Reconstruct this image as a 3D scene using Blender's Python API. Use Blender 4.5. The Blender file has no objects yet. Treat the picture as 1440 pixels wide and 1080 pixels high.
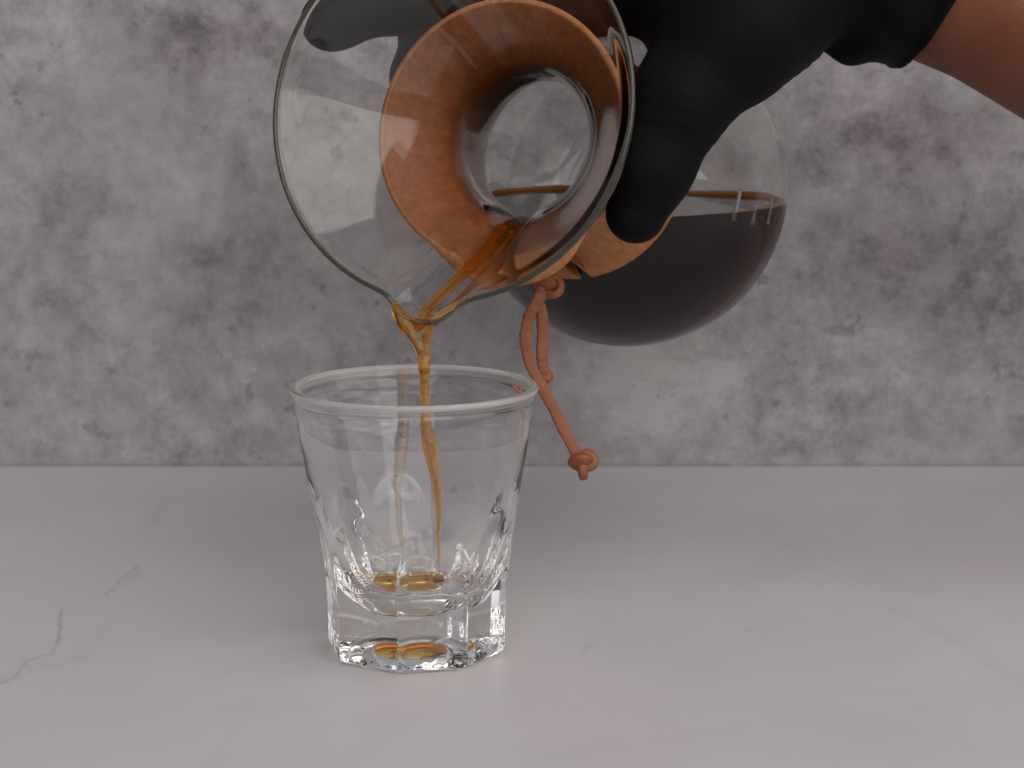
import bpy, bmesh, math, random
import numpy as np
from mathutils import Vector, Matrix, noise as mn

random.seed(7); np.random.seed(7)
SC = bpy.context.scene
COL = SC.collection
rad = math.radians

# ------------------------------------------------------------------ camera
CAM_D, CAM_H, PITCH, FPX = 0.634, 0.194, rad(10.0), 3035.0
cam = bpy.data.cameras.new('camera'); cam_o = bpy.data.objects.new('camera', cam); COL.objects.link(cam_o)
cam_o.location = (0, -CAM_D, CAM_H); cam_o.rotation_euler = (rad(90) - PITCH, 0, 0)
cam.sensor_width = 36; cam.lens = FPX / 1440 * 36
cam.clip_start = 0.02; cam.clip_end = 50
cam.dof.use_dof = True; cam.dof.focus_distance = 0.650; cam.dof.aperture_fstop = 27
SC.camera = cam_o

# ------------------------------------------------------------------ world, lamps, exposure
W = bpy.data.worlds.new('World'); SC.world = W; W.use_nodes = True
bg = W.node_tree.nodes['Background']; bg.inputs[1].default_value = 0.23
_tc = W.node_tree.nodes.new('ShaderNodeTexCoord'); _sp = W.node_tree.nodes.new('ShaderNodeSeparateXYZ'); _rp = W.node_tree.nodes.new('ShaderNodeValToRGB')
W.node_tree.links.new(_tc.outputs['Generated'], _sp.inputs[0]); W.node_tree.links.new(_sp.outputs[2], _rp.inputs[0]); W.node_tree.links.new(_rp.outputs[0], bg.inputs[0])
_rp.color_ramp.elements[0].position = 0.0; _rp.color_ramp.elements[0].color = (.22, .21, .21, 1)      # dim floor below, pale room above
_rp.color_ramp.elements[1].position = 0.25; _rp.color_ramp.elements[1].color = (.92, .94, 1.0, 1)

def area(name, loc, target, sx, sy, power, col):
    l = bpy.data.lights.new(name, 'AREA'); l.shape = 'RECTANGLE'; l.size = sx; l.size_y = sy
    l.energy = power; l.color = col
    o = bpy.data.objects.new(name, l); COL.objects.link(o); o.location = loc
    o.rotation_euler = (Vector(target) - Vector(loc)).to_track_quat('-Z', 'Y').to_euler()
    return o
area('key_softbox', (1.60, -1.20, 1.70), (0.05, 0.1, 0.05), 3.8, 3.8, 57.0, (1.0, 0.93, 0.88))
area('front_fill', (0.25, -1.40, 0.85), (0, 0.10, 0.05), 1.8, 1.2, 9.5, (0.97, 0.97, 1.0))  # added fill lamp, unseen, to brighten the table and thin the hand's shadow

SC.view_settings.view_transform = 'Standard'; SC.view_settings.look = 'None'
SC.view_settings.exposure = 0.24; SC.view_settings.gamma = 1
cy = SC.cycles
cy.max_bounces = 64; cy.transmission_bounces = 64; cy.glossy_bounces = 10; cy.diffuse_bounces = 4
cy.transparent_max_bounces = 16; cy.volume_bounces = 0
cy.caustics_refractive = True; cy.caustics_reflective = True; cy.blur_glossy = 0.2
cy.sample_clamp_indirect = 6.0
cy.use_denoising = True
try:
    cy.denoiser = 'OPENIMAGEDENOISE'; cy.denoising_input_passes = 'RGB_ALBEDO_NORMAL'; cy.denoising_prefilter = 'ACCURATE'
except Exception: pass

# ------------------------------------------------------------------ helpers
MM = 0.001
camC = np.array([0, -CAM_D, CAM_H]); camF = np.array([0, math.cos(PITCH), -math.sin(PITCH)])
camU = np.array([0, math.sin(PITCH), math.cos(PITCH)]); camR = np.array([1., 0, 0])
def P(x, y, d):
    """a point of the place measured from the photograph: pixel (1440x1080) and depth in metres"""
    return camC + camF*d + camR*((x-720)/FPX*d) + camU*((540-y)/FPX*d)

def mesh_obj(name, verts, faces, mat, parent=None, smooth=True, inv=None):
    me = bpy.data.meshes.new(name)
    v = np.asarray(verts, dtype=float)
    if inv is not None:
        M = np.array(inv); v = v @ M[:3, :3].T + M[:3, 3]
    me.from_pydata([tuple(p) for p in v], [], [tuple(int(i) for i in f) for f in faces])
    me.validate()
    if smooth: me.polygons.foreach_set('use_smooth', [True]*len(me.polygons))
    me.materials.append(mat)
    o = bpy.data.objects.new(name, me); COL.objects.link(o)
    if parent: o.parent = parent
    return o
def fix_normals(o):
    bm = bmesh.new(); bm.from_mesh(o.data); bmesh.ops.recalc_face_normals(bm, faces=bm.faces); bm.to_mesh(o.data); bm.free()
def tag(o, label, cat, kind=None, group=None):
    o['label'] = label; o['category'] = cat
    if kind: o['kind'] = kind
    if group: o['group'] = group
    return o

def grid_closed(rings):
    """rings: list of (n,3) arrays -> verts, quads closed around"""
    n = len(rings[0]); V = np.concatenate(rings); F = []
    for k in range(len(rings)-1):
        a = k*n
        for i in range(n):
            j = (i+1) % n
            F.append((a+i, a+j, a+n+j, a+n+i))
    return V, F
def cap_fans(V, F, n, first, last):
    """close first and last ring with a centre vertex"""
    V = list(V); N = len(V)
    V.append(np.mean(V[:n], axis=0)); 
    for i in range(n): F.append((N, (i+1) % n, i))
    s = N-n
    V.append(np.mean(V[s:N], axis=0))
    for i in range(n): F.append((N+1, s+i, s+(i+1) % n))
    return np.array(V), F

def smoothstep(a, b, x):
    t = np.clip((x-a)/(b-a), 0, 1); return t*t*(3-2*t)
def pinterp(xs, ys, x):
    """smooth monotone cubic (PCHIP) interpolation"""
    xs = np.array(xs, float); ys = np.array(ys, float); x = np.asarray(x, float)
    h = np.diff(xs); d = np.diff(ys)/h
    m = np.zeros_like(xs); m[0] = d[0]; m[-1] = d[-1]
    for i in range(1, len(xs)-1):
        if d[i-1]*d[i] > 0:
            w1 = 2*h[i]+h[i-1]; w2 = h[i]+2*h[i-1]
            m[i] = (w1+w2)/(w1/d[i-1]+w2/d[i])
    k = np.clip(np.searchsorted(xs, x)-1, 0, len(xs)-2)
    t = np.clip((x-xs[k])/h[k], 0, 1)
    return ((2*t**3-3*t**2+1)*ys[k] + (t**3-2*t**2+t)*h[k]*m[k] + (-2*t**3+3*t**2)*ys[k+1] + (t**3-t**2)*h[k]*m[k+1])
def resample(pts, n):
    """dense points along a smooth curve through pts (list of (x,y))"""
    p = np.array(pts, float); s = np.r_[0, np.cumsum(np.maximum(np.linalg.norm(np.diff(p[:, :2], axis=0), axis=1), 1e-5))]
    t = np.linspace(0, s[-1], n)
    return np.stack([pinterp(s, p[:, c], t) for c in range(p.shape[1])], 1)
def catmull(pts, n):
    p = np.array(pts, float); out = []
    q = np.vstack([2*p[0]-p[1], p, 2*p[-1]-p[-2]])
    for i in range(1, len(q)-2):
        for t in np.linspace(0, 1, n, endpoint=False):
            a, b, c, d = q[i-1], q[i], q[i+1], q[i+2]
            out.append(0.5*((2*b)+(-a+c)*t+(2*a-5*b+4*c-d)*t*t+(-a+3*b-3*c+d)*t**3))
    out.append(p[-1]); return np.array(out)
def tube(path, radii, n=12, flat=1.0, up=None, sq=1.0):
    """swept tube with rounded ends; flat squashes the section along 'up'"""
    path = np.array(path); m = len(path); radii = np.broadcast_to(np.array(radii, float), (m,))
    T = np.gradient(path, axis=0); T /= np.linalg.norm(T, axis=1)[:, None]
    nrm = np.array(up if up is not None else (0, 0, 1.), float)
    if abs(nrm @ T[0]) > .9: nrm = np.array([1., 0, 0])
    rings = []
    for i in range(m):
        nrm = nrm - T[i]*(nrm @ T[i]); nrm /= np.linalg.norm(nrm); b = np.cross(T[i], nrm)
        ang = np.linspace(0, 2*np.pi, n, endpoint=False)
        sec = lambda r, off: path[i] + T[i]*off + r*((np.sign(np.cos(ang))*np.abs(np.cos(ang))**sq)[:, None]*nrm*flat + (np.sign(np.sin(ang))*np.abs(np.sin(ang))**sq)[:, None]*b)
        r = radii[i]
        if i == 0:
            rings += [sec(r*.35, -r*.5), sec(r*.8, -r*.3)]
        rings.append(sec(r, 0))
        if i == m-1: rings += [sec(r*.8, r*.3), sec(r*.35, r*.5)]
    V, F = grid_closed(rings); return cap_fans(V, F, n, 0, -1)

# signed-distance modelling: bodies, liquid and knots grown as one continuous surface
def sd_cone(X, a, b, ra, rb):
    a = np.asarray(a); b = np.asarray(b); ab = b-a
    t = np.clip(((X-a) @ ab)/(ab @ ab), 0, 1)
    return np.linalg.norm(X-a-t[..., None]*ab, axis=-1) - (ra+(rb-ra)*t)
def sd_ell(X, c, axes, r):
    """ellipsoid, axes = 3 orthonormal rows, r = radii"""
    q = (X-np.asarray(c)) @ np.asarray(axes).T
    k0 = np.linalg.norm(q/np.array(r), axis=-1); k1 = np.linalg.norm(q/np.array(r)**2, axis=-1)
    return k0*(k0-1)/np.maximum(k1, 1e-9)
def smin(a, b, k):
    h = np.maximum(k-np.abs(a-b), 0)/k; return np.minimum(a, b)-h*h*k*.25
def chain(X, pts, rs, k=None):
    d = None
    for i in range(len(pts)-1):
        e = sd_cone(X, pts[i], pts[i+1], rs[i], rs[i+1])
        d = e if d is None else (smin(d, e, k) if k else np.minimum(d, e))
    return d
def surface_nets(fn, lo, hi, step, smooth=2):
    lo = np.array(lo); hi = np.array(hi); n = np.ceil((hi-lo)/step).astype(int)+1
    ax = [lo[i]+np.arange(n[i])*step for i in range(3)]
    B = 8; nb = -(-n//B)
    g = np.stack(np.meshgrid(*[lo[d]+(np.arange(nb[d])*B+(B-1)/2)*step for d in range(3)], indexing='ij'), -1)
    dc = fn(g)
    D = np.repeat(np.repeat(np.repeat(dc.astype(np.float32), B, 0), B, 1), B, 2)
    act = np.argwhere(np.abs(dc) < step*B*.5*1.75*1.25+.0008)     # only blocks the surface can pass
    r8 = np.stack(np.meshgrid(*[np.arange(B)]*3, indexing='ij'), -1)
    for a in range(0, len(act), 400):
        blk = act[a:a+400]; I8 = blk[:, None, None, None, :]*B+r8[None]
        D[I8[..., 0], I8[..., 1], I8[..., 2]] = fn(lo+I8*step)
    D = D[:n[0], :n[1], :n[2]]
    S = D < 0
    c = np.zeros(tuple(n-1)+(3,), np.float32); cnt = np.zeros(tuple(n-1), np.float32)
    cs = [(i, j, k) for i in (0, 1) for j in (0, 1) for k in (0, 1)]
    def sl(o): return tuple(slice(o[d], n[d]-1+o[d]) for d in range(3))
    for p in cs:
        for d in range(3):
            if p[d]: continue
            q = list(p); q[d] = 1; q = tuple(q)
            d0 = D[sl(p)]; d1 = D[sl(q)]; cr = (d0 < 0) != (d1 < 0)
            t = np.where(cr, d0/np.where(cr, d0-d1, 1), 0)
            for e in range(3):
                c[..., e] += np.where(cr, p[e]+(t if e == d else 0), 0)
            cnt += cr
    m = cnt > 0
    idx = -np.ones(tuple(n-1), int); idx[m] = np.arange(m.sum())
    I = np.argwhere(m); V = lo+(I+c[m]/cnt[m][:, None])*step
    F = []
    for d in range(3):
        u, v = (d+1) % 3, (d+2) % 3
        a = [slice(None)]*3; b = [slice(None)]*3; a[d] = slice(0, -1); b[d] = slice(1, None)
        A, B = S[tuple(a)], S[tuple(b)]
        E = np.argwhere(A != B)
        E = E[(E[:, u] > 0) & (E[:, v] > 0) & (E[:, u] < n[u]-1) & (E[:, v] < n[v]-1)]
        ins = A[tuple(E.T)]
        def g(du, dv):
            q = E.copy(); q[:, u] -= du; q[:, v] -= dv; return idx[tuple(q.T)]
        Q = np.stack([g(1, 1), g(0, 1), g(0, 0), g(1, 0)], 1)
        Q[~ins] = Q[~ins][:, ::-1]
        F.append(Q)
    F = np.concatenate(F); F = F[(F >= 0).all(1)]
    for _ in range(smooth):
        acc = np.zeros_like(V); w = np.zeros(len(V))
        for k in range(4):
            for j in (1, 3):
                np.add.at(acc, F[:, k], V[F[:, (k+j) % 4]]); np.add.at(w, F[:, k], 1)
        V = V*.5+.5*acc/np.maximum(w, 1)[:, None]
    return V, F
def sdf_obj(name, fn, lo, hi, step, mat, parent=None, smooth=2, inv=None):
    V, F = surface_nets(fn, lo, hi, step, smooth)
    return mesh_obj(name, V, F, mat, parent, True, inv)

# ------------------------------------------------------------------ materials
def mat(name):
    m = bpy.data.materials.new(name); m.use_nodes = True; nt = m.node_tree
    return m, nt, nt.nodes['Principled BSDF'], nt.nodes['Material Output']
def N(nt, typ, **kw):
    n = nt.nodes.new(typ)
    for k, v in kw.items():
        if k.startswith('i_'):
            key = k[2:]; key = int(key) if key.isdigit() else key.replace('_', ' ')
            n.inputs[key].default_value = v
        else: setattr(n, k, v)
    return n
def ramp(nt, fac, stops):
    r = nt.nodes.new('ShaderNodeValToRGB'); nt.links.new(fac, r.inputs[0])
    e = r.color_ramp.elements
    while len(e) < len(stops): e.new(0.5)
    for k, (p, c) in enumerate(stops): e[k].position = p; e[k].color = (*c, 1) if len(c) == 3 else c
    return r.outputs[0]
def noise(nt, vec, scale, detail=6, rough=.6, dist=0.0):
    n = N(nt, 'ShaderNodeTexNoise', i_Scale=scale, i_Detail=detail, i_Roughness=rough, i_Distortion=dist)
    nt.links.new(vec, n.inputs['Vector']); return n.outputs[0]
def mixc(nt, fac, a, b, blend='MIX'):
    m = nt.nodes.new('ShaderNodeMix'); m.data_type = 'RGBA'; m.blend_type = blend
    for s, v in ((0, fac), (6, a), (7, b)):
        if hasattr(v, 'links'): nt.links.new(v, m.inputs[s])
        elif isinstance(v, tuple): m.inputs[s].default_value = (*v, 1)
        else: m.inputs[s].default_value = v
    return m.outputs[2]
def mth(nt, op, a, b=None, clamp=False):
    m = nt.nodes.new('ShaderNodeMath'); m.operation = op; m.use_clamp = clamp
    for s, v in ((0, a), (1, b)):
        if v is None: continue
        if hasattr(v, 'links'): nt.links.new(v, m.inputs[s])
        else: m.inputs[s].default_value = v
    return m.outputs[0]
def coords(nt, kind='Object', scale=(1, 1, 1), loc=(0, 0, 0), rot=(0, 0, 0)):
    tc = nt.nodes.new('ShaderNodeTexCoord'); mp = nt.nodes.new('ShaderNodeMapping')
    mp.inputs['Scale'].default_value = scale; mp.inputs['Location'].default_value = loc; mp.inputs['Rotation'].default_value = rot
    nt.links.new(tc.outputs[kind], mp.inputs[0]); return mp.outputs[0]
def bump(nt, h, bsdf, strength=.3, dist=.001):
    b = N(nt, 'ShaderNodeBump', i_Strength=strength, i_Distance=dist)
    nt.links.new(h, b.inputs['Height']); nt.links.new(b.outputs[0], bsdf.inputs['Normal'])

def blobs(nt, vec, items, ax):
    """sum of soft elliptical patches of tone at (u, v, ru, rv, amount), on the two axes ax of the surface"""
    sep = nt.nodes.new('ShaderNodeSeparateXYZ'); nt.links.new(vec, sep.inputs[0])
    u, v = sep.outputs[ax[0]], sep.outputs[ax[1]]; tot = None
    for (cu, cv, ru, rv, am) in items:
        du = mth(nt, 'MULTIPLY', mth(nt, 'SUBTRACT', u, cu), 1/ru); dv = mth(nt, 'MULTIPLY', mth(nt, 'SUBTRACT', v, cv), 1/rv)
        q = mth(nt, 'ADD', mth(nt, 'MULTIPLY', du, du), mth(nt, 'MULTIPLY', dv, dv))
        g = mth(nt, 'MULTIPLY', mth(nt, 'EXPONENT', mth(nt, 'MULTIPLY', q, -1.0)), am)
        tot = g if tot is None else mth(nt, 'ADD', tot, g)
    return tot

WALL_Y = 0.266
def on_wall(px, py):
    d = P(px, py, 1.0)-camC; t = (WALL_Y-camC[1])/d[1]; return camC+d*t
def on_table(px, py):
    d = P(px, py, 1.0)-camC; t = -camC[2]/d[2]; return camC+d*t

def wall_material():
    m, nt, b, out = mat('mottled_grey_plaster')
    v = coords(nt)
    warp = N(nt, 'ShaderNodeTexNoise', i_Scale=30.0, i_Detail=3.0); nt.links.new(v, warp.inputs['Vector'])
    wv = nt.nodes.new('ShaderNodeVectorMath'); wv.operation = 'MULTIPLY_ADD'
    nt.links.new(warp.outputs[1], wv.inputs[0]); wv.inputs[1].default_value = (.05, .05, .05); nt.links.new(v, wv.inputs[2])
    v2 = nt.nodes.new('ShaderNodeVectorMath'); v2.operation = 'SUBTRACT'; nt.links.new(wv.outputs[0], v2.inputs[0]); v2.inputs[1].default_value = (.025, .025, .025)
    wpd = v2.outputs[0]
    items = []
    for (px, py, rx, ry, am) in WALL_PATCHES:
        p = on_wall(px, py); items.append((p[0], p[2], rx/3.35*MM, ry/3.35*MM, am))
    patch = blobs(nt, wpd, items, (0, 2))
    big = noise(nt, v, 9.0, 5, .62, .4); mid = noise(nt, wpd, 34.0, 8, .68, .2); fine = noise(nt, v, 120.0, 8, .72)
    t = mth(nt, 'ADD', mth(nt, 'MULTIPLY', mth(nt, 'SUBTRACT', big, .5), .45), mth(nt, 'MULTIPLY', mth(nt, 'SUBTRACT', mid, .5), .95))
    t = mth(nt, 'ADD', t, mth(nt, 'MULTIPLY', mth(nt, 'SUBTRACT', fine, .5), .8))
    gr = noise(nt, v, 80.0, 10, .78); gm = ramp(nt, noise(nt, wpd, 12.0, 4, .6), [(.35, (.25, .25, .25)), (.62, (1, 1, 1))])
    t = mth(nt, 'ADD', t, mth(nt, 'MULTIPLY', mth(nt, 'MULTIPLY', mth(nt, 'SUBTRACT', gr, .5), 2.0), gm))
    t = mth(nt, 'ADD', t, .60)
    t = mth(nt, 'SUBTRACT', t, mth(nt, 'MULTIPLY', patch, 1.35))
    col = ramp(nt, t, [(0.0, (.13, .119, .121)), (.30, (.235, .218, .220)), (.55, (.312, .293, .296)), (.8, (.378, .358, .360)), (1, (.44, .42, .42))])
    # cool tint in three places, warm tint at random
    hue = noise(nt, v, 6.0, 4, .6)
    p = on_wall(120, 560); cool = blobs(nt, wpd, [(p[0], p[2], .10, .035, .8), (on_wall(1400, 420)[0], on_wall(1400, 420)[2], .022, .03, .9), (on_wall(560, 620)[0], on_wall(560, 620)[2], .07, .02, .4)], (0, 2))
    col = mixc(nt, mth(nt, 'MULTIPLY', cool, .8, True), col, (.90, .96, 1.04), 'MULTIPLY')
    col = mixc(nt, mth(nt, 'MULTIPLY', mth(nt, 'SUBTRACT', hue, .42), 2.2, True), col, (1.02, .975, .985), 'MULTIPLY')
    # small dark pits and scratches of darker pigment
    sp = noise(nt, v, 95.0, 5, .6); spots = ramp(nt, sp, [(.61, (0, 0, 0)), (.67, (1, 1, 1))])
    wd = blobs(nt, wpd, [(float(on_wall(a_, b_)[0]), float(on_wall(a_, b_)[2]), c_*MM, d_*MM, e_) for a_, b_, c_, d_, e_ in [(300, 60, 36, 14, .9), (1330, 190, 30, 16, .9), (1290, 340, 34, 14, .8), (330, 370, 22, 22, .7), (90, 320, 16, 16, .6), (1180, 600, 22, 12, .6)]], (0, 2))
    col = mixc(nt, mth(nt, 'MULTIPLY', wd, .55, True), col, (1.0, .935, .955), 'MULTIPLY')
    sm = ramp(nt, noise(nt, v, 14.0, 3, .6), [(.36, (0, 0, 0)), (.56, (1, 1, 1))])
    col = mixc(nt, mth(nt, 'MULTIPLY', mth(nt, 'MULTIPLY', spots, sm), .45), col, (.10, .09, .10))
    nt.links.new(col, b.inputs['Base Color']); b.inputs['Roughness'].default_value = .85
    b.inputs['Specular IOR Level'].default_value = .25
    bump(nt, mth(nt, 'ADD', fine, mid), b, .15, .0006)
    return m
# pigment patches of the backdrop and a paler area below the carafe, measured from the photograph (x, y, radius x, radius y, darkness)
WALL_PATCHES = [
 (270, 40, 110, 45, .22), (400, 90, 60, 60, .12), (85, 300, 45, 60, .16), (120, 330, 25, 25, .12), (60, 390, 70, 40, .12),
 (330, 360, 80, 70, .16), (270, 440, 50, 45, .15), (110, 430, 40, 20, .10), (480, 330, 40, 30, .06), (300, 370, 25, 30, .10),
 (1350, 170, 90, 60, .18), (1270, 200, 90, 45, .16), (1330, 340, 120, 50, .18), (1200, 360, 60, 45, .12), (1290, 440, 80, 40, .08),
 (1140, 420, 22, 70, .12), (1400, 420, 40, 40, .16), (1200, 600, 60, 50, .14), (1130, 540, 50, 60, .07), (1340, 600, 50, 25, .08), (1040, 460, 40, 30, .08),
 (930, 540, 140, 70, -.36), (700, 620, 90, 50, -.08), (190, 290, 80, 90, -.08), (230, 240, 50, 30, -.05), (1180, 90, 90, 60, -.07), (60, 560, 120, 60, -.03), (1000, 640, 60, 20, .04),
 (500, 200, 80, 60, -.05), (760, 200, 80, 80, -.04), (1240, 470, 40, 20, -.05), (1420, 560, 60, 60, -.06), (30, 60, 60, 50, -.06)]

def table_material():
    m, nt, b, out = mat('white_marble_laminate')
    v = coords(nt)
    base = ramp(nt, noise(nt, v, 11.0, 5, .6, .5), [(.3, (.478, .455, .462)), (.55, (.515, .490, .496)), (.8, (.545, .522, .530))])
    warm = ramp(nt, noise(nt, v, 7.0, 3, .5), [(.42, (1, 1, 1)), (.68, (1.012, .99, .988))])
    col = mixc(nt, 1.0, base, warm, 'MULTIPLY')
    cl = ramp(nt, noise(nt, v, 45.0, 6, .65, .6), [(.58, (0, 0, 0)), (.78, (1, 1, 1))])
    col = mixc(nt, mth(nt, 'MULTIPLY', cl, .16), col, (.40, .385, .39))
    # hair-thin veins: ridges of warped noise, kept to a few places
    w = N(nt, 'ShaderNodeTexNoise', i_Scale=13.0, i_Detail=7.0, i_Roughness=.62, i_Distortion=.9)
    nt.links.new(coords(nt, rot=(0, 0, .7), scale=(1, .6, 1), loc=(.31, .12, 0)), w.inputs['Vector'])
    r = mth(nt, 'ABSOLUTE', mth(nt, 'SUBTRACT', w.outputs[0], .5))
    vein = ramp(nt, r, [(0, (1, 1, 1)), (.006, (.5, .5, .5)), (.02, (0, 0, 0))])
    where = ramp(nt, noise(nt, v, 9.0, 2, .5), [(.50, (0, 0, 0)), (.66, (1, 1, 1))])
    col = mixc(nt, mth(nt, 'MULTIPLY', mth(nt, 'MULTIPLY', vein, where), .08), col, (.30, .28, .29))
    # the veins that the photograph shows: polylines on the table
    sep = nt.nodes.new('ShaderNodeSeparateXYZ')
    wn = N(nt, 'ShaderNodeTexNoise', i_Scale=160.0, i_Detail=4.0); nt.links.new(v, wn.inputs['Vector'])
    off = nt.nodes.new('ShaderNodeVectorMath'); off.operation = 'MULTIPLY_ADD'
    nt.links.new(wn.outputs[1], off.inputs[0]); off.inputs[1].default_value = (.004, .004, 0); nt.links.new(v, off.inputs[2])
    off2 = nt.nodes.new('ShaderNodeVectorMath'); off2.operation = 'SUBTRACT'; nt.links.new(off.outputs[0], off2.inputs[0]); off2.inputs[1].default_value = (.002, .002, 0)
    nt.links.new(off2.outputs[0], sep.inputs[0]); X, Y = sep.outputs[0], sep.outputs[1]
    tot = None
    for (pts, wd, am) in VEINS:
        q = [on_table(*p) for p in pts]
        for a, c in zip(q[:-1], q[1:]):
            dx, dy = c[0]-a[0], c[1]-a[1]; L2 = dx*dx+dy*dy
            ux, uy = mth(nt, 'SUBTRACT', X, float(a[0])), mth(nt, 'SUBTRACT', Y, float(a[1]))
            t = mth(nt, 'MULTIPLY', mth(nt, 'ADD', mth(nt, 'MULTIPLY', ux, dx), mth(nt, 'MULTIPLY', uy, dy)), 1/L2, True)
            ex = mth(nt, 'SUBTRACT', ux, mth(nt, 'MULTIPLY', t, dx)); ey = mth(nt, 'SUBTRACT', uy, mth(nt, 'MULTIPLY', t, dy))
            d2 = mth(nt, 'ADD', mth(nt, 'MULTIPLY', ex, ex), mth(nt, 'MULTIPLY', ey, ey))
            g = mth(nt, 'MULTIPLY', mth(nt, 'EXPONENT', mth(nt, 'MULTIPLY', d2, -1/(wd*wd))), am)
            tot = g if tot is None else mth(nt, 'MAXIMUM', tot, g)
    brk = ramp(nt, noise(nt, v, 90.0, 4, .6), [(.35, (.25, .25, .25)), (.6, (1, 1, 1))])
    col = mixc(nt, mth(nt, 'MULTIPLY', tot, brk), col, (.20, .185, .19))
    nt.links.new(col, b.inputs['Base Color'])
    b.inputs['Roughness'].default_value = .42; b.inputs['Specular IOR Level'].default_value = .35
    bump(nt, noise(nt, v, 240.0, 4, .6), b, .04, .0003)
    return m
VEINS = [([(0, 962), (20, 955), (35, 930), (75, 920), (84, 895), (86, 855)], .0006, .55),
         ([(150, 836), (170, 815), (195, 795)], .0008, .45), ([(165, 830), (200, 800)], .002, .16),
         ([(0, 958), (45, 940), (110, 925), (150, 880)], .004, .10),
         ([(1050, 886), (1080, 890)], .0012, .25), ([(1100, 769), (1130, 768)], .0012, .22), ([(822, 915), (830, 905), (838, 906)], .0010, .28),
         ([(200, 745), (222, 728), (235, 700)], .003, .14), ([(290, 1080), (330, 1030), (350, 980)], .002, .08),
         ([(1250, 850), (1350, 905), (1440, 960)], .004, .10), ([(1415, 876), (1430, 874)], .001, .2), ([(820, 755), (880, 760), (930, 735), (1010, 705)], .003, .09)]

def glass_material(name, tint=(.80, .965, .66), dens=13.0, ior=1.45, rough=0.0, milky=0.0, tone=(.8, .8, .8)):
    m, nt, b, out = mat(name); nt.nodes.remove(b)
    g = N(nt, 'ShaderNodeBsdfGlass', i_IOR=ior, i_Roughness=rough); g.inputs['Color'].default_value = (1, 1, 1, 1)
    sh = g.outputs[0]
    if milky:      # pale diffuse colour stands in for bright light in the rims
        d1 = N(nt, 'ShaderNodeBsdfTranslucent'); d2 = N(nt, 'ShaderNodeBsdfDiffuse')
        for d_ in (d1, d2): d_.inputs['Color'].default_value = (*tone, 1)
        x1 = nt.nodes.new('ShaderNodeMixShader'); nt.links.new(d1.outputs[0], x1.inputs[1]); nt.links.new(d2.outputs[0], x1.inputs[2])
        x2 = nt.nodes.new('ShaderNodeMixShader'); x2.inputs[0].default_value = milky; nt.links.new(sh, x2.inputs[1]); nt.links.new(x1.outputs[0], x2.inputs[2]); sh = x2.outputs[0]
    nt.links.new(sh, out.inputs['Surface'])
    a = N(nt, 'ShaderNodeVolumeAbsorption', i_Density=dens); a.inputs['Color'].default_value = (*tint, 1)
    nt.links.new(a.outputs[0], out.inputs['Volume'])
    return m
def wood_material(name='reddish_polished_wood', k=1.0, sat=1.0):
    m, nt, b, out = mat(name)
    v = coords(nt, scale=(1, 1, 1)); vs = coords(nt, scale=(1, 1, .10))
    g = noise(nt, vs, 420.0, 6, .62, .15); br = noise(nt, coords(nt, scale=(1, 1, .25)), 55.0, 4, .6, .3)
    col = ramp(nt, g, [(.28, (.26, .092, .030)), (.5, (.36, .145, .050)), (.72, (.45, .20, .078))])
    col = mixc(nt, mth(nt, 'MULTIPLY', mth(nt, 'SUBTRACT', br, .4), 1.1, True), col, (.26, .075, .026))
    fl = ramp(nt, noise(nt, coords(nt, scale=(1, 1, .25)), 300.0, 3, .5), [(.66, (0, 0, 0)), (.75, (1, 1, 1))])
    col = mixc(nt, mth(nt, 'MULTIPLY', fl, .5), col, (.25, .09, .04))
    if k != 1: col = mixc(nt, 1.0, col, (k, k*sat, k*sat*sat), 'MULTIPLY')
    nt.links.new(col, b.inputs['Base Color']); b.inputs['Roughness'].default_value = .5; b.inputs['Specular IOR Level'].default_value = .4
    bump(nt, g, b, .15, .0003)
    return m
def leather_material():
    m, nt, b, out = mat('tan_rawhide_leather')
    v = coords(nt)
    col = ramp(nt, noise(nt, v, 160.0, 6, .65), [(.3, (.225, .066, .021)), (.6, (.30, .095, .031)), (.8, (.37, .14, .055))])
    nt.links.new(mixc(nt, mth(nt, 'MULTIPLY', noise(nt, v, 420.0, 4, .6), .7), col, (.13, .042, .020)), b.inputs['Base Color']); b.inputs['Roughness'].default_value = .6
    bump(nt, noise(nt, v, 900.0, 6, .7), b, .35, .0004)
    return m
def glove_material():
    m, nt, b, out = mat('black_nitrile_rubber')
    v = coords(nt)
    b.inputs['Base Color'].default_value = (.0042, .0042, .0043, 1)
    r = ramp(nt, noise(nt, v, 60.0, 5, .6), [(.3, (.58, .58, .58)), (.7, (.72, .72, .72))])
    nt.links.new(r, b.inputs['Roughness']); b.inputs['Specular IOR Level'].default_value = .09
    h = mth(nt, 'ADD', mth(nt, 'MULTIPLY', noise(nt, v, 90.0, 5, .6, .8), 1.0), mth(nt, 'MULTIPLY', noise(nt, v, 1500.0, 2, .5), .12))
    bump(nt, h, b, .25, .0012)
    return m
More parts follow.
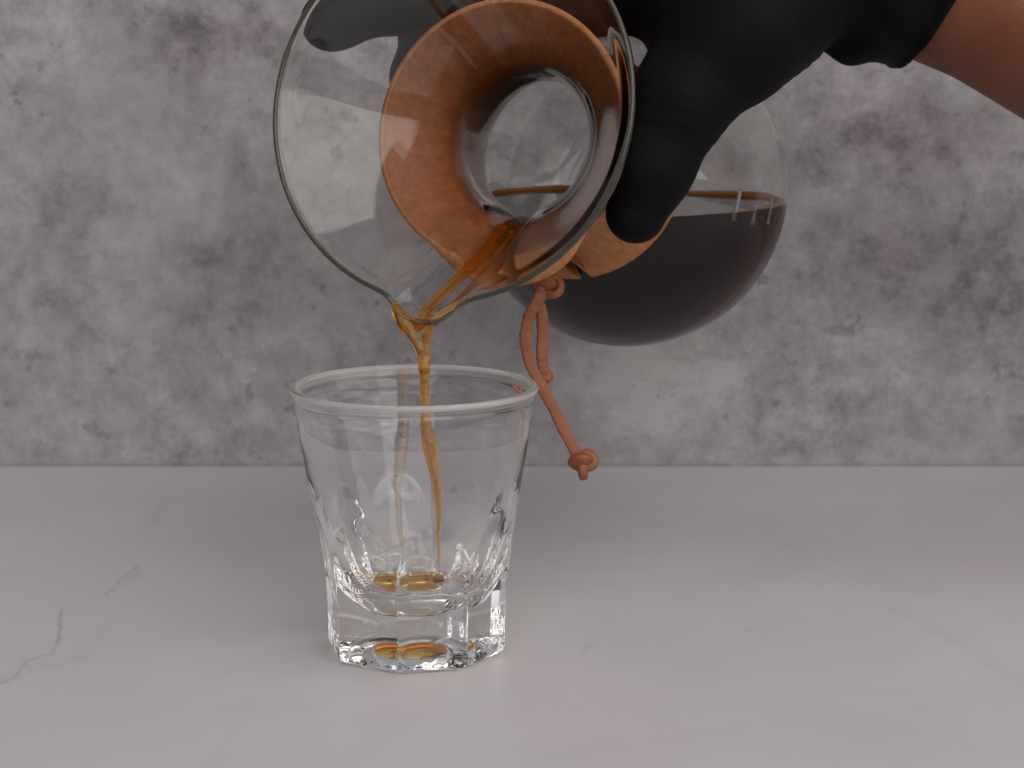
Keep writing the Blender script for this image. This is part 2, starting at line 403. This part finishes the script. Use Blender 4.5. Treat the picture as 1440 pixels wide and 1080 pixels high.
def skin_material():
    m, nt, b, out = mat('forearm_skin')
    v = coords(nt)
    col = ramp(nt, noise(nt, v, 40.0, 6, .6), [(.3, (.145, .048, .026)), (.55, (.180, .063, .034)), (.8, (.215, .080, .045))])
    red = ramp(nt, noise(nt, v, 14.0, 3, .5), [(.5, (0, 0, 0)), (.7, (1, 1, 1))])
    col = mixc(nt, mth(nt, 'MULTIPLY', red, .35), col, (.15, .035, .02))
    nt.links.new(col, b.inputs['Base Color']); b.inputs['Roughness'].default_value = .5; b.inputs['Specular IOR Level'].default_value = .25
    b.inputs['Subsurface Weight'].default_value = .15; b.inputs['Subsurface Radius'].default_value = (.006, .002, .001); b.inputs['Subsurface Scale'].default_value = .5
    vor = N(nt, 'ShaderNodeTexVoronoi', i_Scale=900.0); nt.links.new(v, vor.inputs['Vector'])
    bump(nt, mth(nt, 'ADD', vor.outputs[0], noise(nt, v, 300.0, 5, .6)), b, .25, .0003)
    return m
def coffee_material(name, dens, cloudy=0.0, tone=(.93, .66, .05), ior=1.34):
    m, nt, b, out = mat(name); nt.nodes.remove(b)
    g = N(nt, 'ShaderNodeBsdfGlass', i_IOR=ior, i_Roughness=0.0); g.inputs['Color'].default_value = (1, 1, 1, 1)
    sh = g.outputs[0]
    if cloudy:
        d = N(nt, 'ShaderNodeBsdfTranslucent'); d.inputs['Color'].default_value = (.90, .40, .05, 1)
        d2 = N(nt, 'ShaderNodeBsdfDiffuse'); d2.inputs['Color'].default_value = (.62, .24, .03, 1)
        x1 = nt.nodes.new('ShaderNodeMixShader'); x1.inputs[0].default_value = .5; nt.links.new(d.outputs[0], x1.inputs[1]); nt.links.new(d2.outputs[0], x1.inputs[2])
        x2 = nt.nodes.new('ShaderNodeMixShader'); x2.inputs[0].default_value = cloudy; nt.links.new(sh, x2.inputs[1]); nt.links.new(x1.outputs[0], x2.inputs[2]); sh = x2.outputs[0]
    nt.links.new(sh, out.inputs['Surface'])
    a = N(nt, 'ShaderNodeVolumeAbsorption', i_Density=dens); a.inputs['Color'].default_value = (*tone, 1)
    nt.links.new(a.outputs[0], out.inputs['Volume'])
    return m
M_wall, M_table = wall_material(), table_material()
M_glass = glass_material('clear_borosilicate_glass'); M_tumbler = glass_material('clear_pressed_glass', (.97, .985, .98), 9.0, 1.51)
M_rim = glass_material('greenish_glass_edge', milky=.17, tone=(.58, .55, .46)); M_trim = glass_material('brightened_glass_edge', (.97, .985, .98), 9.0, 1.51, 0, .34, (.95, .91, .89))
def edge_material(o, m, z0):
    o.data.materials.append(m)
    for p in o.data.polygons:
        if p.center.z > z0: p.material_index = 1

M_frost = glass_material('bright_raised_glass', (.97, .99, .97), 2.0, 1.5, .25)
M_wood_shaded = wood_material('shaded_inner_wood', .62, .74)  # same wood as outside, darkened to put the inner side's shade into colour
M_wood, M_leather, M_glove, M_skin = wood_material(), leather_material(), glove_material(), skin_material()
M_coffee = coffee_material('black_coffee', 3000.0, 0, (.985, .80, .2)); M_thin = coffee_material('thin_amber_coffee', 560.0, .13, (.955, .69, .03))

# ------------------------------------------------------------------ the setting
def slab(name, x0, x1, y0, y1, z0, z1, m):
    V = [(x, y, z) for z in (z0, z1) for y in (y0, y1) for x in (x0, x1)]
    F = [(0, 2, 3, 1), (4, 5, 7, 6), (0, 1, 5, 4), (2, 6, 7, 3), (0, 4, 6, 2), (1, 3, 7, 5)]
    return mesh_obj(name, V, F, m, smooth=False)
o = slab('tabletop', -.75, .75, -.20, WALL_Y-.0015, -.03, 0, M_table); o['kind'] = 'structure'; o['label'] = 'white marble tabletop with faint grey veins'
o = slab('wall', -.75, .75, WALL_Y, WALL_Y+.02, -.03, .62, M_wall); o['kind'] = 'structure'; o['label'] = 'mottled grey plaster backdrop wall behind the tabletop'

# ------------------------------------------------------------------ the faceted tumbler
GX, GY = -0.0292, 0.0
NF, PH = 8, rad(-90-9)      # eight panels, one corner a little left of the front
def tumbler():
    nth = 512; th = np.linspace(0, 2*np.pi, nth, endpoint=False)
    u = ((th-PH)/(2*np.pi/NF)) % 1.0; uc = (u-.5)*2        # -1..1 across a panel
    sec = 1/np.cos((u-.5)*2*np.pi/NF)
    sec = np.minimum(sec, 1/np.cos(np.pi/NF)-.0035)         # edges slightly rounded
    zt = 23.5+20.0*np.sqrt(np.clip(1-np.abs(uc)**2.2, 0, 1))
    cq = np.clip(1-np.abs(uc)**2.5, 0, 1)
    rc = lambda z: pinterp([0, 10, 22, 35, 50, 68, 77, 79.5, 81], [27.6, 27.9, 28.3, 29.5, 31.8, 34.6, 35.7, 36.0, 36.6], z)
    rings = []
    def ring(r, z): rings.append(np.stack([np.cos(th)*r, np.sin(th)*r, np.broadcast_to(z, th.shape)], 1)*MM)
    # underside: knurled foot ring round a shallow hollow
    kn = .5+.5*np.cos(th*36)
    for r, z in [(.5, 6.6), (5, 6.3), (10, 5.2), (14.5, 3.2), (18.5, .9)]: ring(r, z)
    for f in (0, .2, .5, .8, 1.0):
        r = 19+(24.2-19)*f; ring(r*(1+(sec-1)*f), .12+.45*kn*math.sin(math.pi*f)+.3*abs(f-.5))
    ap = lambda z: float(pinterp([0, 24, 36, 46, 80], [25.1, 26.1, 27.8, 29.8, 35], z))
    for z in np.r_[.5, 1.2, 2.2, 3.5, 5:79:1.0]:
        w = smoothstep(0, 1, (z-zt+1.6+2.6*cq)/(3.8+5.0*cq))
        poly = (ap(z)-max(0, 1.4-z)*.5)*sec
        if z < 9: poly = poly+.2*kn*smoothstep(1.2, 2.2, z)*smoothstep(7, 4, z)   # small ribs round the foot
        ring(poly*(1-w)+rc(z)*w, z)
    for k in range(0, 9):      # rolled rim, a thick bead
        a = -.5+(math.pi+1.0)*k/8; ring(35.75+1.3*math.cos(a), 80.75+1.15*math.sin(a))
    prof = resample([(34.0, 79.3), (34.1, 77), (33.2, 68), (31.4, 58), (29.2, 48), (26.9, 38), (24.3, 30), (21.9, 25.0), (19.2, 21.3), (15.8, 18.2), (12.6, 16.0), (10.6, 15.2), (8, 14.9), (4, 14.8), (.4, 14.8)], 90)
    for r, z in prof: ring(np.full(nth, r), z)
    V, F = grid_closed(rings); V, F = cap_fans(V, F, nth, 0, -1)
    o = mesh_obj('drinking_glass', V, F, M_tumbler); o.location = (GX, GY, .0003)
    fix_normals(o); edge_material(o, M_trim, 79.6*MM); return o
tag(tumbler(), 'clear faceted drinking glass on the tabletop catching the poured coffee', 'drinking glass')

def pool():
    nth = 64; th = np.linspace(0, 2*np.pi, nth, endpoint=False); rings = []
    for r, z in [(.4, 14.65), (4, 14.65), (8, 14.75), (10.6, 15.05), (11.6, 15.55), (11.9, 15.95), (11.3, 16.2), (9.5, 16.15), (5, 16.1), (.4, 16.1)]:
        rings.append(np.stack([np.cos(th)*r, np.sin(th)*r, np.full(nth, z)], 1)*MM)
    V, F = grid_closed(rings); V, F = cap_fans(V, F, nth, 0, -1)
    o = mesh_obj('coffee_puddle', V, F, M_poolc); o.location = (GX, GY, .0003); fix_normals(o)
    return o
M_wetted = coffee_material('coffee_against_glass', 3000.0, 0, (.985, .80, .2), 1.34/1.45)
M_meniscus = coffee_material('backlit_amber_meniscus', 900.0, .55)
M_poolc = coffee_material('shallow_amber_coffee', 950.0, .12, (.975, .74, .0))
tag(pool(), 'first small puddle of amber coffee at the bottom of the glass', 'coffee')

# ------------------------------------------------------------------ the carafe
Arim = P(628, 150, .648)
def solve_axis(L=.160):
    lo, hi = .648, .81
    for _ in range(50):
        m = (lo+hi)/2
        if np.linalg.norm(P(878, 262, m)-Arim) < L: lo = m
        else: hi = m
    B = P(878, 262, m); return (Arim-B)/L
AX = solve_axis(); XR = -np.cross(AX, [0, 0, 1.]); XR /= np.linalg.norm(XR); YU = np.cross(AX, XR)
HT = 203.0                                   # height of the carafe, mm; s is measured from the rim down
BASE = Arim-AX*HT*MM
CM = Matrix(((XR[0], YU[0], AX[0], BASE[0]), (XR[1], YU[1], AX[1], BASE[1]), (XR[2], YU[2], AX[2], BASE[2]), (0, 0, 0, 1)))
CMI = CM.inverted()
def Lw(s, az, r):
    """carafe coordinates (mm from the rim, azimuth, radius mm) -> world"""
    return Arim-AX*s*MM+(XR*math.cos(az)+YU*math.sin(az))*r*MM
carafe = bpy.data.objects.new('coffee_carafe', None); COL.objects.link(carafe); carafe.matrix_world = CM
tag(carafe, 'hourglass glass coffee carafe with wooden collar, tilted in the gloved hand and pouring', 'carafe')
SP = rad(-90-1.5)                             # azimuth of the pouring spout
WT = 2.0
_S = [0, 3, 20, 40, 53, 60, 67, 75, 85, 98, 110, 122, 136, 150, 162, 176, 188, 196, 200.5, 202.6]
_R = [60.5, 58.9, 48.8, 36.9, 28.6, 25.5, 24.3, 24.5, 26.2, 30.2, 37.2, 44.6, 52.0, 57.0, 59.0, 57.6, 52.8, 47.0, 42.0, 36.0]
def wt(s): return float(pinterp([0, 4, 14, 70, 100, 204], [1.5, 1.55, 2.0, 2.0, 1.1, 1.1], s))
def r_out(s): return pinterp(_S, _R, s)
def groove(s, dth, r):
    """outward bulge of the pouring channel"""
    dep = pinterp([-4, 0, 8, 25, 50, 68, 85, 98, 204], [6.6, 6.4, 6.0, 6.2, 6.0, 5.2, 3.0, 0, 0], s)
    wid = pinterp([-4, 0, 10, 50, 75, 204], [11.0, 10.5, 8.2, 7.2, 6.2, 6.2], s)
    x = dth*r/wid
    return dep*np.exp(-np.abs(x)**3.2)
def carafe_theta():
    # denser round the channel
    t = np.linspace(-1, 1, 520, endpoint=False)
    d = np.pi*(.35*t+.65*np.sign(t)*np.abs(t)**2.6)
    return SP+d, d
def carafe_glass():
    th, d = carafe_theta(); rings = []
    def ring(s, r, extra=0):
        rr = r+groove(np.clip(s, -4, 204), d, max(r, 18)) if s < 99 else np.full(len(th), r)
        # the rim dips forward at the spout
        ds = -1.6*np.exp(-np.abs(d*60/13)**3)*math.exp(-max(s, 0)/5.) if s < 25 else 0
        z = (HT-(s+ds))
        rings.append(np.stack([np.cos(th)*rr, np.sin(th)*rr, np.broadcast_to(z, th.shape)], 1)*MM)
    for r in (1, 14, 28, 33): ring(202.9-(.6 if r < 30 else .2), r)
    so = np.r_[202.6, 201.6, 200, 198, 195, np.arange(192, 100, -2.5), np.arange(100, 4, -1.6), 3, 1.8]
    for s in so: ring(s, float(r_out(s)))
    r0 = float(r_out(1.8))
    for k in range(0, 9):    # fire-polished rounded rim, a little thicker than the wall
        a = math.pi*k/8; ring(.9-.9*math.sin(a), r0-.78+.78*math.cos(a))
    for s in np.r_[1.8, 3, so[::-1][2:]]:
        if s > 200.4: continue
        w = wt(s)
        ring(s, float(r_out(s))-w)
    for r in (34, 28, 14, 1): ring(200.6, r)
    V, F = grid_closed(rings); nq = len(F); V, F = cap_fans(V, F, len(th), 0, -1)
    o = mesh_obj('glass_vessel', V, F, M_glass, carafe); fix_normals(o)
    # where coffee wets the inside, the glass meets coffee instead of air: that stretch belongs to the coffee's own surface
    n = len(th); inner0 = (4+len(so)+9)*n
    bm = bmesh.new(); bm.from_mesh(o.data); lay = bm.faces.layers.int.new('inner'); bm.faces.ensure_lookup_table()
    inn = [f for f in bm.faces if min(v.index for v in f.verts) >= inner0]
    gset = set(inn); 
    for f in inn: gset.update(f.verts); gset.update(f.edges)
    co = CMI @ Vector((0, 0, LEVEL)); no = (CMI.to_3x3() @ Vector((0, 0, 1))).normalized()
    for f in inn: f[lay] = 1
    bmesh.ops.bisect_plane(bm, geom=list(gset), dist=1e-7, plane_co=co, plane_no=no)
    kill = [f for f in bm.faces if f[lay] == 1 and (f.calc_center_median()-co).dot(no) < 0 and f.calc_center_median().z < (HT-68.9)*MM]
    bmesh.ops.delete(bm, geom=kill, context='FACES'); bm.faces.layers.int.remove(lay)
    bm.to_mesh(o.data); bm.free()
    edge_material(o, M_rim, (HT-1.3)*MM)
    return o

LEVEL = 0.1222
carafe_glass()
def carafe_coffee():
    th, d = carafe_theta(); th = th[::2]; d = d[::2]; rings = []
    ss = np.r_[200.3, 199.5, 197, 193, np.arange(188, 100, -3), np.arange(100, 69, -1.5)]
    def ring(s, r):
        rr = r+groove(s, d, max(r, 18)) if s < 99 else np.full(len(th), r)
        rings.append(np.stack([np.cos(th)*rr, np.sin(th)*rr, np.full(len(th), HT-s)], 1)*MM)
    for r in (1, 20): ring(200.6, r)
    for s in ss: ring(s, float(r_out(s))-wt(s))
    V, F = grid_closed(rings); V, F = cap_fans(V, F, len(th), 0, -1)
    Mw = np.array(CM); V = V @ Mw[:3, :3].T+Mw[:3, 3]
    bm = bmesh.new(); vs = [bm.verts.new(v) for v in V]
    for f in F: bm.faces.new([vs[i] for i in f])
    bmesh.ops.recalc_face_normals(bm, faces=bm.faces)
    g = bmesh.ops.bisect_plane(bm, geom=bm.verts[:]+bm.edges[:]+bm.faces[:], dist=1e-6, plane_co=(0, 0, LEVEL), plane_no=(0, 0, 1), clear_outer=True)
    ed = [e for e in bm.edges if e.is_boundary]
    top = bmesh.ops.holes_fill(bm, edges=ed, sides=0)['faces']
    top = [f for f in top if abs(f.calc_center_median().z-LEVEL) < 1e-5]
    bm.faces.ensure_lookup_table()
    for f in bm.faces: f.material_index = 1
    for f in top: f.material_index = 0
    for f in bm.faces:
        if (np.array(f.calc_center_median())-Arim) @ -AX < .0697: f.material_index = 0
    bmesh.ops.recalc_face_normals(bm, faces=bm.faces)
    me = bpy.data.meshes.new('brewed_coffee'); bm.to_mesh(me); bm.free()
    me.polygons.foreach_set('use_smooth', [len(p.vertices) == 4 or len(p.vertices) == 3 for p in me.polygons])
    me.materials.append(M_coffee); me.materials.append(M_wetted); o = bpy.data.objects.new('brewed_coffee', me); COL.objects.link(o)
    return o
brew = carafe_coffee()
tag(brew, 'dark brewed coffee filling the lower half of the tilted carafe', 'coffee')

# added tube, coloured like light through the coffee's thin far edge
def meniscus_ring():
    bm = bmesh.new(); bm.from_mesh(brew.data)
    v = np.array([p.co[:] for p in bm.verts if abs(p.co.z-LEVEL) < 1e-5]); bm.free()
    c = v.mean(0); a = np.arctan2(v[:, 1]-c[1], v[:, 0]-c[0]); o_ = np.argsort(a); a = a[o_]; v = v[o_]
    k = (a > -.35) & (a < math.pi+.45); v = v[k][::2]; n = len(v)
    v[:, :2] += (c[:2]-v[:, :2])*.012
    t = np.linspace(0, 1, n); r = .00085*np.clip(np.minimum(t, 1-t)*8, .12, 1)*(1+.25*np.sin(t*37)+.2*np.sin(t*91))
    v[:, 2] = LEVEL+.0005
    V, F = tube(v, r, 8); mesh_obj('meniscus_edge', V, F, M_meniscus, brew)
meniscus_ring()

# raised streaks added to imitate highlights, and embossed letters, outside the vessel
BC = np.array(Lw(160, 0, 0))
def on_body(px, py, off=0.0):
    """point of the round body under a place in the photograph"""
    d = P(px, py, 1.0)-camC; d /= np.linalg.norm(d)
    t = .6
    for _ in range(400):
        p = camC+d*t; ax_s = float((Arim-p) @ AX); rr = np.linalg.norm(p-(Arim-AX*ax_s)); g = rr-float(r_out(ax_s*1000))*MM
        if g < 2e-6: break
        t += g*.6
    return camC+d*(t-off)
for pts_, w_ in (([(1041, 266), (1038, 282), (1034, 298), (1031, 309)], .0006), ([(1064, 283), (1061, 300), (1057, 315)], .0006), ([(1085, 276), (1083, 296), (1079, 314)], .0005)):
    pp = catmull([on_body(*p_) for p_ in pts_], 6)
    V, F = tube(pp, np.linspace(w_*.8, w_*1.3, len(pp)), 10); mesh_obj('streak_highlight', V, F, M_frost, carafe, inv=CMI)
def embossing():
    cu = bpy.data.curves.new('embossed_letters', 'FONT'); cu.body = 'CHEMEX'; cu.size = .0042; cu.extrude = .00012; cu.resolution_u = 3
    t_ = bpy.data.objects.new('tmp', cu); COL.objects.link(t_); bpy.context.view_layer.update()
    me = bpy.data.meshes.new_from_object(t_); bpy.data.objects.remove(t_); bpy.data.curves.remove(cu)
    co = np.array([v.co[:] for v in me.vertices]); w = co[:, 0].max()
    n_ = []
    for x, y, z in co:
        u = x/w
        n_.append(on_body(1042+(-y*4000)+5*math.sin(u*1.6), 252-u*62, .00012+z*.9))
    V = np.array(n_); F = [tuple(p.vertices) for p in me.polygons]
    bpy.data.meshes.remove(me)
    mesh_obj('embossed_letters', V, F, M_frost, carafe, smooth=False, inv=CMI)
embossing()

# wooden collar: two halves round the neck
def collar_half(a0, a1):
    s0, s1 = 41.5, 111.5
    def inner(s): return max(float(r_out(s))+.45, float(r_out(s))+.45+5.4*max(0, (60-s)/18.5)**1.5)
    def outer(s):
        t = (s-s0)/(s1-s0); 
        return pinterp([40, 42, 49, 58, 70, 86, 102, 109.5, 112], [43.6, 43.6, 38.8, 32.2, 29.0, 30.0, 35.0, 39.6, 39.9], s)
    sec = [(s, inner(s)) for s in np.linspace(s0, s1, 40)]
    oz = [(s, float(outer(s))) for s in np.linspace(s1-.6, s0+.6, 44)]
    sec = sec+[(s1+.15, (sec[-1][1]+oz[0][1])/2+.4)]+oz+[(s0-.15, (sec[0][1]+oz[-1][1])/2)]
    sec = np.array(sec); n = len(sec); ang = np.r_[np.linspace(a0, a1, 97)]
    rings = []
    for k, a in enumerate(ang):
        dd = (a-SP+np.pi) % (2*np.pi)-np.pi
        r = sec[:, 1]+groove(np.clip(sec[:, 0], -4, 204), np.full(n, dd), np.maximum(sec[:, 1], 18))*1.0
        dl = (a-rad(-78)+np.pi) % (2*np.pi)-np.pi          # the lower lip of the collar is fuller, round the channel
        lip = 6.8*math.exp(-(dl/.52)**4)*smoothstep(64, 50, sec[:, 0])
        r = r+np.where(np.arange(n) >= 40, np.maximum(0, lip-(r-sec[:, 1])), 0)
        rings.append(np.stack([np.cos(a)*r, np.sin(a)*r, HT-sec[:, 0]], 1)*MM)
    V, F = grid_closed(rings); V, F = cap_fans(V, F, n, 0, -1)
    o = mesh_obj('collar_half', V, F, M_wood, carafe); fix_normals(o)
    o.data.materials.append(M_wood_shaded)
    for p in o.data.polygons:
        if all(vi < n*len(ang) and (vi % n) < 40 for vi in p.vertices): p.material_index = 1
    b = o.modifiers.new('edge', 'BEVEL'); b.width = .0009; b.segments = 3; b.limit_method = 'ANGLE'; b.angle_limit = rad(50)
    return o
SPLIT = rad(-90+10)
collar_half(SPLIT+rad(3.0), SPLIT+np.pi-rad(.25))
collar_half(SPLIT+np.pi+rad(.25), SPLIT+2*np.pi-rad(3.0))

# leather tie: a thong round the waist of the collar, a wrapped knot and two hanging cords
inv = CMI
aa = np.linspace(0, 2*np.pi, 90)
loop = np.array([Lw(74+1.2*math.sin(3*a), SPLIT+a, 30.6+float(groove(74, ((SPLIT+a-SP+np.pi) % (2*np.pi))-np.pi, 30))) for a in aa])
V, F = tube(loop, .0017, 10, .7, AX); leather_tie = mesh_obj('leather_thong', V, F, M_leather, carafe, inv=inv)
def knot(name, c, r, cr, tilt, parent=carafe, turns=None):
    t = np.linspace(0, 2*np.pi, 90)
    x = np.sin(t)+2*np.sin(2*t); y = np.cos(t)-2*np.cos(2*t); z = -np.sin(3*t)
    p = np.stack([x, z*1.3, y], 1)*r/3
    R_ = np.array(Matrix.Rotation(tilt[0], 3, 'X') @ Matrix.Rotation(tilt[1], 3, 'Y') @ Matrix.Rotation(tilt[2], 3, 'Z'))
    V, F = tube(p @ R_.T+c, cr, 16, .7, None, .6)
    return mesh_obj(name, V, F, M_leather, parent, inv=inv)
KD = float((Lw(74, SPLIT, 33)-camC) @ camF)
def Q(x, y, dd=0.0): return P(x, y, KD-.004+dd)
knot('knot', Q(768, 404), .0042, .0021, (.3, .5, .2))
def cord(pts, r=.0019, n=14, name='cord'):
    c = catmull(pts, n); k = np.arange(len(c)); V, F = tube(c, r*.94*(1+.05*np.sin(k*.9)+.05*np.sin(k*.37+1)), 20, .55, (0, 1, 0), .55); return mesh_obj(name, V, F, M_leather, carafe, inv=inv)
for a_ in (-.10, .12):
    cord([Lw(73, SPLIT+a_*.6, 30.5), Lw(73, SPLIT+a_, 36.5), P(768+a_*60, 386, KD-.002), P(767+a_*40, 402, KD-.004)], .0017, name='thong_end')
cord([Q(772, 398, .002), Q(760, 414, -.002), Q(750, 432, -.003), Q(741, 455, -.002), Q(739, 482, -.001), Q(746, 512), Q(761, 542, -.001), Q(782, 582), Q(800, 618), Q(814, 643), Q(822, 652)], .0020)
cord([Q(764, 410, 0), Q(757, 424, -.001), Q(762, 440, 0), Q(763, 470, .001), Q(762, 500, .002), Q(764, 520, .003), Q(768, 532, .004)], .0020)
knot('cord_knot', Q(821, 652), .0034, .0022, (.2, .1, .6))
knot('cord_knot', Q(767, 531, .004), .0012, .0017, (.9, .1, .2))

# ------------------------------------------------------------------ the stream
def stream_fn(X):
    # film of coffee down the channel
    q = []
    for sv in [96, 84, 74, 66, 58, 48, 38, 28, 18, 10, 4, -.6]:
        rr = float(r_out(max(sv, 0)))
        dep = float(groove(np.array(float(sv)), np.array(0.0), max(rr, 18)))
        q.append([*Lw(sv, SP-.02, rr+dep-wt(max(sv, 0))-(.9 if sv > -.1 else -1.6)), {96: 2.9, 84: 2.9, 74: 2.9, 66: 2.6, 58: 2.3, 48: 2.0, 38: 1.8, 28: 1.6}.get(sv, 1.45)*MM])
    q = catmull(q, 7)
    d = chain(X, [p[:3] for p in q], [float(p[3]) for p in q], .0004)
    # sheet over the lip
    tipL, tipR = P(557, 436, TD), P(612, 452, TD)
    d = smin(d, chain(X, [P(556, 430, TD+.001), P(572, 447, TD), P(592, 455, TD), P(612, 449, TD), P(640, 432, TD+.002), P(657, 421, TD+.004)], [.0014, .0013, .0008, .0015, .0014, .0008], .001), .0012)
    # two strands that join
    d = smin(d, chain(X, [P(558, 438, TD), P(568, 457, TD), P(581, 474, TD), P(591, 494, TD), P(595, 518, TD)], [.0016, .0018, .0013, .0011, .0012], .001), .0009)
    d = smin(d, chain(X, [P(607, 452, TD), P(600, 470, TD), P(599, 495, TD), P(597, 515, TD)], [.0018, .0014, .0013, .0014], .001), .0009)
    c = catmull([[597, 508, TD, .0015], [597, 545, TD, .0015], [598, 575, TD, .0015], [600, 600, TD+.0005, .0018], [604, 622, TD+.0005, .0023], [607, 645, TD+.001, .0019],
                 [612, 672, TD+.001, .0016], [616, 703, TD+.0015, .0014], [618, 738, TD+.002, .0011], [620, 775, TD+.003, .0008], [620, 812, TD+.004, .0007]], 3)
    d = smin(d, chain(X, [P(*q[:3]) for q in c], [float(q[3]) for q in c], .0006), .0014)
    return d
TD = float((Lw(-1, SP, 66)-camC) @ camF)
pts = np.array([Lw(104, SP, 40), Lw(90, SP+.6, 30), Lw(90, SP-.6, 30), Lw(0, SP, 66), P(556, 425, TD), P(655, 420, TD), P(620, 815, TD+.004)])
o = sdf_obj('coffee_stream', stream_fn, pts.min(0)-.007, pts.max(0)+.007, .00048, M_thin, smooth=2)
tag(o, 'thin amber stream of coffee falling from the carafe spout into the glass', 'coffee')

# ------------------------------------------------------------------ the person: gloved hand and forearm
def frame_ax(a, b, upv=(0, 0, 1)):
    x = np.asarray(b)-np.asarray(a); x = x/np.linalg.norm(x); y = np.cross(upv, x); y /= np.linalg.norm(y); return np.array([x, y, np.cross(x, y)])
def hand_fn(X):
    # palm
    d = chain(X, [P(1175, -80, .722), P(1060, -60, .712), P(985, -60, .712)], [.0235, .0295, .030], .01)
    # thenar and thumb, in front of the neck
    th = chain(X, [P(1088, -36, .700), P(1030, 42, .686), P(958, 140, .683), P(916, 235, .684), P(894, 300, .686)], [.0235, .0205, .0148, .0120, .0090], .006)
    d = smin(d, th, .016)
    d = smin(d, sd_cone(X, P(1060, 25, .705), P(1020, 50, .700), .018, .018), .018)
    # index finger over the funnel, tip on its left side
    ix = chain(X, [P(985, -66, .702), P(845, -8, .715), P(705, -18, .720), P(562, 0, .705), P(470, 28, .695), P(461, 32, .694)], [.0150, .0122, .0108, .0090, .0078, .0074], .006)
    d = smin(d, ix, .008)
    # web between thumb and index
    d = smin(d, sd_cone(X, P(985, -15, .700), P(900, -60, .712), .016, .014), .014)
    # middle finger curled over the collar and down its far side
    d = smin(d, chain(X, [P(985, -75, .728), P(840, -80, .745), P(690, -40, .750), P(607, 30, .740), P(592, 110, .728), P(596, 165, .722)], [.0150, .0115, .0105, .0098, .0090, .0080], .006), .006)
    # ring and little finger further back
    d = smin(d, chain(X, [P(1000, -70, .745), P(905, -85, .772), P(800, -75, .790), P(735, -30, .795)], [.0145, .0110, .0100, .0086], .006), .006)
    d = smin(d, chain(X, [P(1020, -60, .755), P(960, -80, .795), P(885, -80, .818), P(830, -45, .823)], [.0130, .0100, .0090, .0078], .006), .006)
    return d
W0, W1, W2 = P(1185, -66, .722), P(1323, -33, .724), P(1500, 58, .730)
adir = (W2-W1)/np.linalg.norm(W2-W1)
W3 = W1+adir*.30
def arm_only(X):
    return smin(sd_cone(X, W0, W1, .0245, .0262), sd_cone(X, W1, W3, .0262, .047), .01)
def cuff_fn(X):
    ax_ = (W1-W0)/np.linalg.norm(W1-W0)
    t = (X-W0) @ ax_
    v = X-W0-t[..., None]*ax_; ang = np.arctan2(v[..., 2], v[..., 1])
    wr = -.0016*np.exp(-((t-.0335+.0025*np.sin(ang*2))/.0022)**2)+.0007*np.sin(ang*5+t*120)+.0006*np.sin(t*330+np.sin(ang*3)*1.5)+.0004*np.sin(ang*11-t*210)
    d = chain(X, [P(1150, -58, .722), P(1225, -42, .723), P(1300, -40, .724), P(1345, -16, .7255)], [.0258, .0286, .0284, .0275], .01)
    return d+wr
def glove_fn(X):
    h = hand_fn(X)-.0007
    d = smin(h, cuff_fn(X), .003)
    d = smin(d, arm_only(X)-.0011, .006)
    cut = (X-P(1298, 33, .724)) @ adir
    d = d-.0009*np.exp(-((cut+.0012)/.0014)**2)      # rolled bead at the cuff's edge
    # stretch folds: at the wrist, the root of the thumb and over its knuckle
    q = X-P(1120, 0, .70); f1 = q @ ((P(1190, -60, .71)-P(1040, 60, .70))/np.linalg.norm(P(1190, -60, .71)-P(1040, 60, .70)))
    d = d+.00032*np.sin(f1*900+3*np.sin((X[..., 0]+X[..., 2])*140))*np.exp(-(f1/.016)**2)
    q = X-P(945, 165, .684); f2 = q @ ((P(917, 235, .684)-P(1000, 80, .684))/np.linalg.norm(P(917, 235, .684)-P(1000, 80, .684)))
    d = d+.00018*np.sin(f2*1500+2*np.sin(X[..., 0]*260))*np.exp(-(f2/.007)**2)
    return np.maximum(d, cut)
def person_fn(X):
    h = hand_fn(X)+.0009
    d = smin(h, arm_only(X), .012)
    return np.maximum(d, (X-(W1+adir*.27)) @ adir)
lo = np.min([P(430, 0, .69), P(600, -120, .75), P(900, 340, .685), P(900, -160, .80)], axis=0)-.03
hi = np.max([P(1400, 100, .73), P(1100, -140, .73), P(900, -100, .84)], axis=0)+.03
V, F = surface_nets(glove_fn, lo, hi, .0010, 2)
Vb, Fb = surface_nets(person_fn, lo, np.maximum(hi, W1+adir*.29+.05), .0022, 3)
person = mesh_obj('person', Vb, Fb, M_skin)
tag(person, 'person reaching in from the right with bare forearm, holding the carafe by its neck', 'person')
gl = mesh_obj('glove', V, F, M_glove, person); gl['label'] = 'tight black nitrile glove with loose wrinkled cuff'
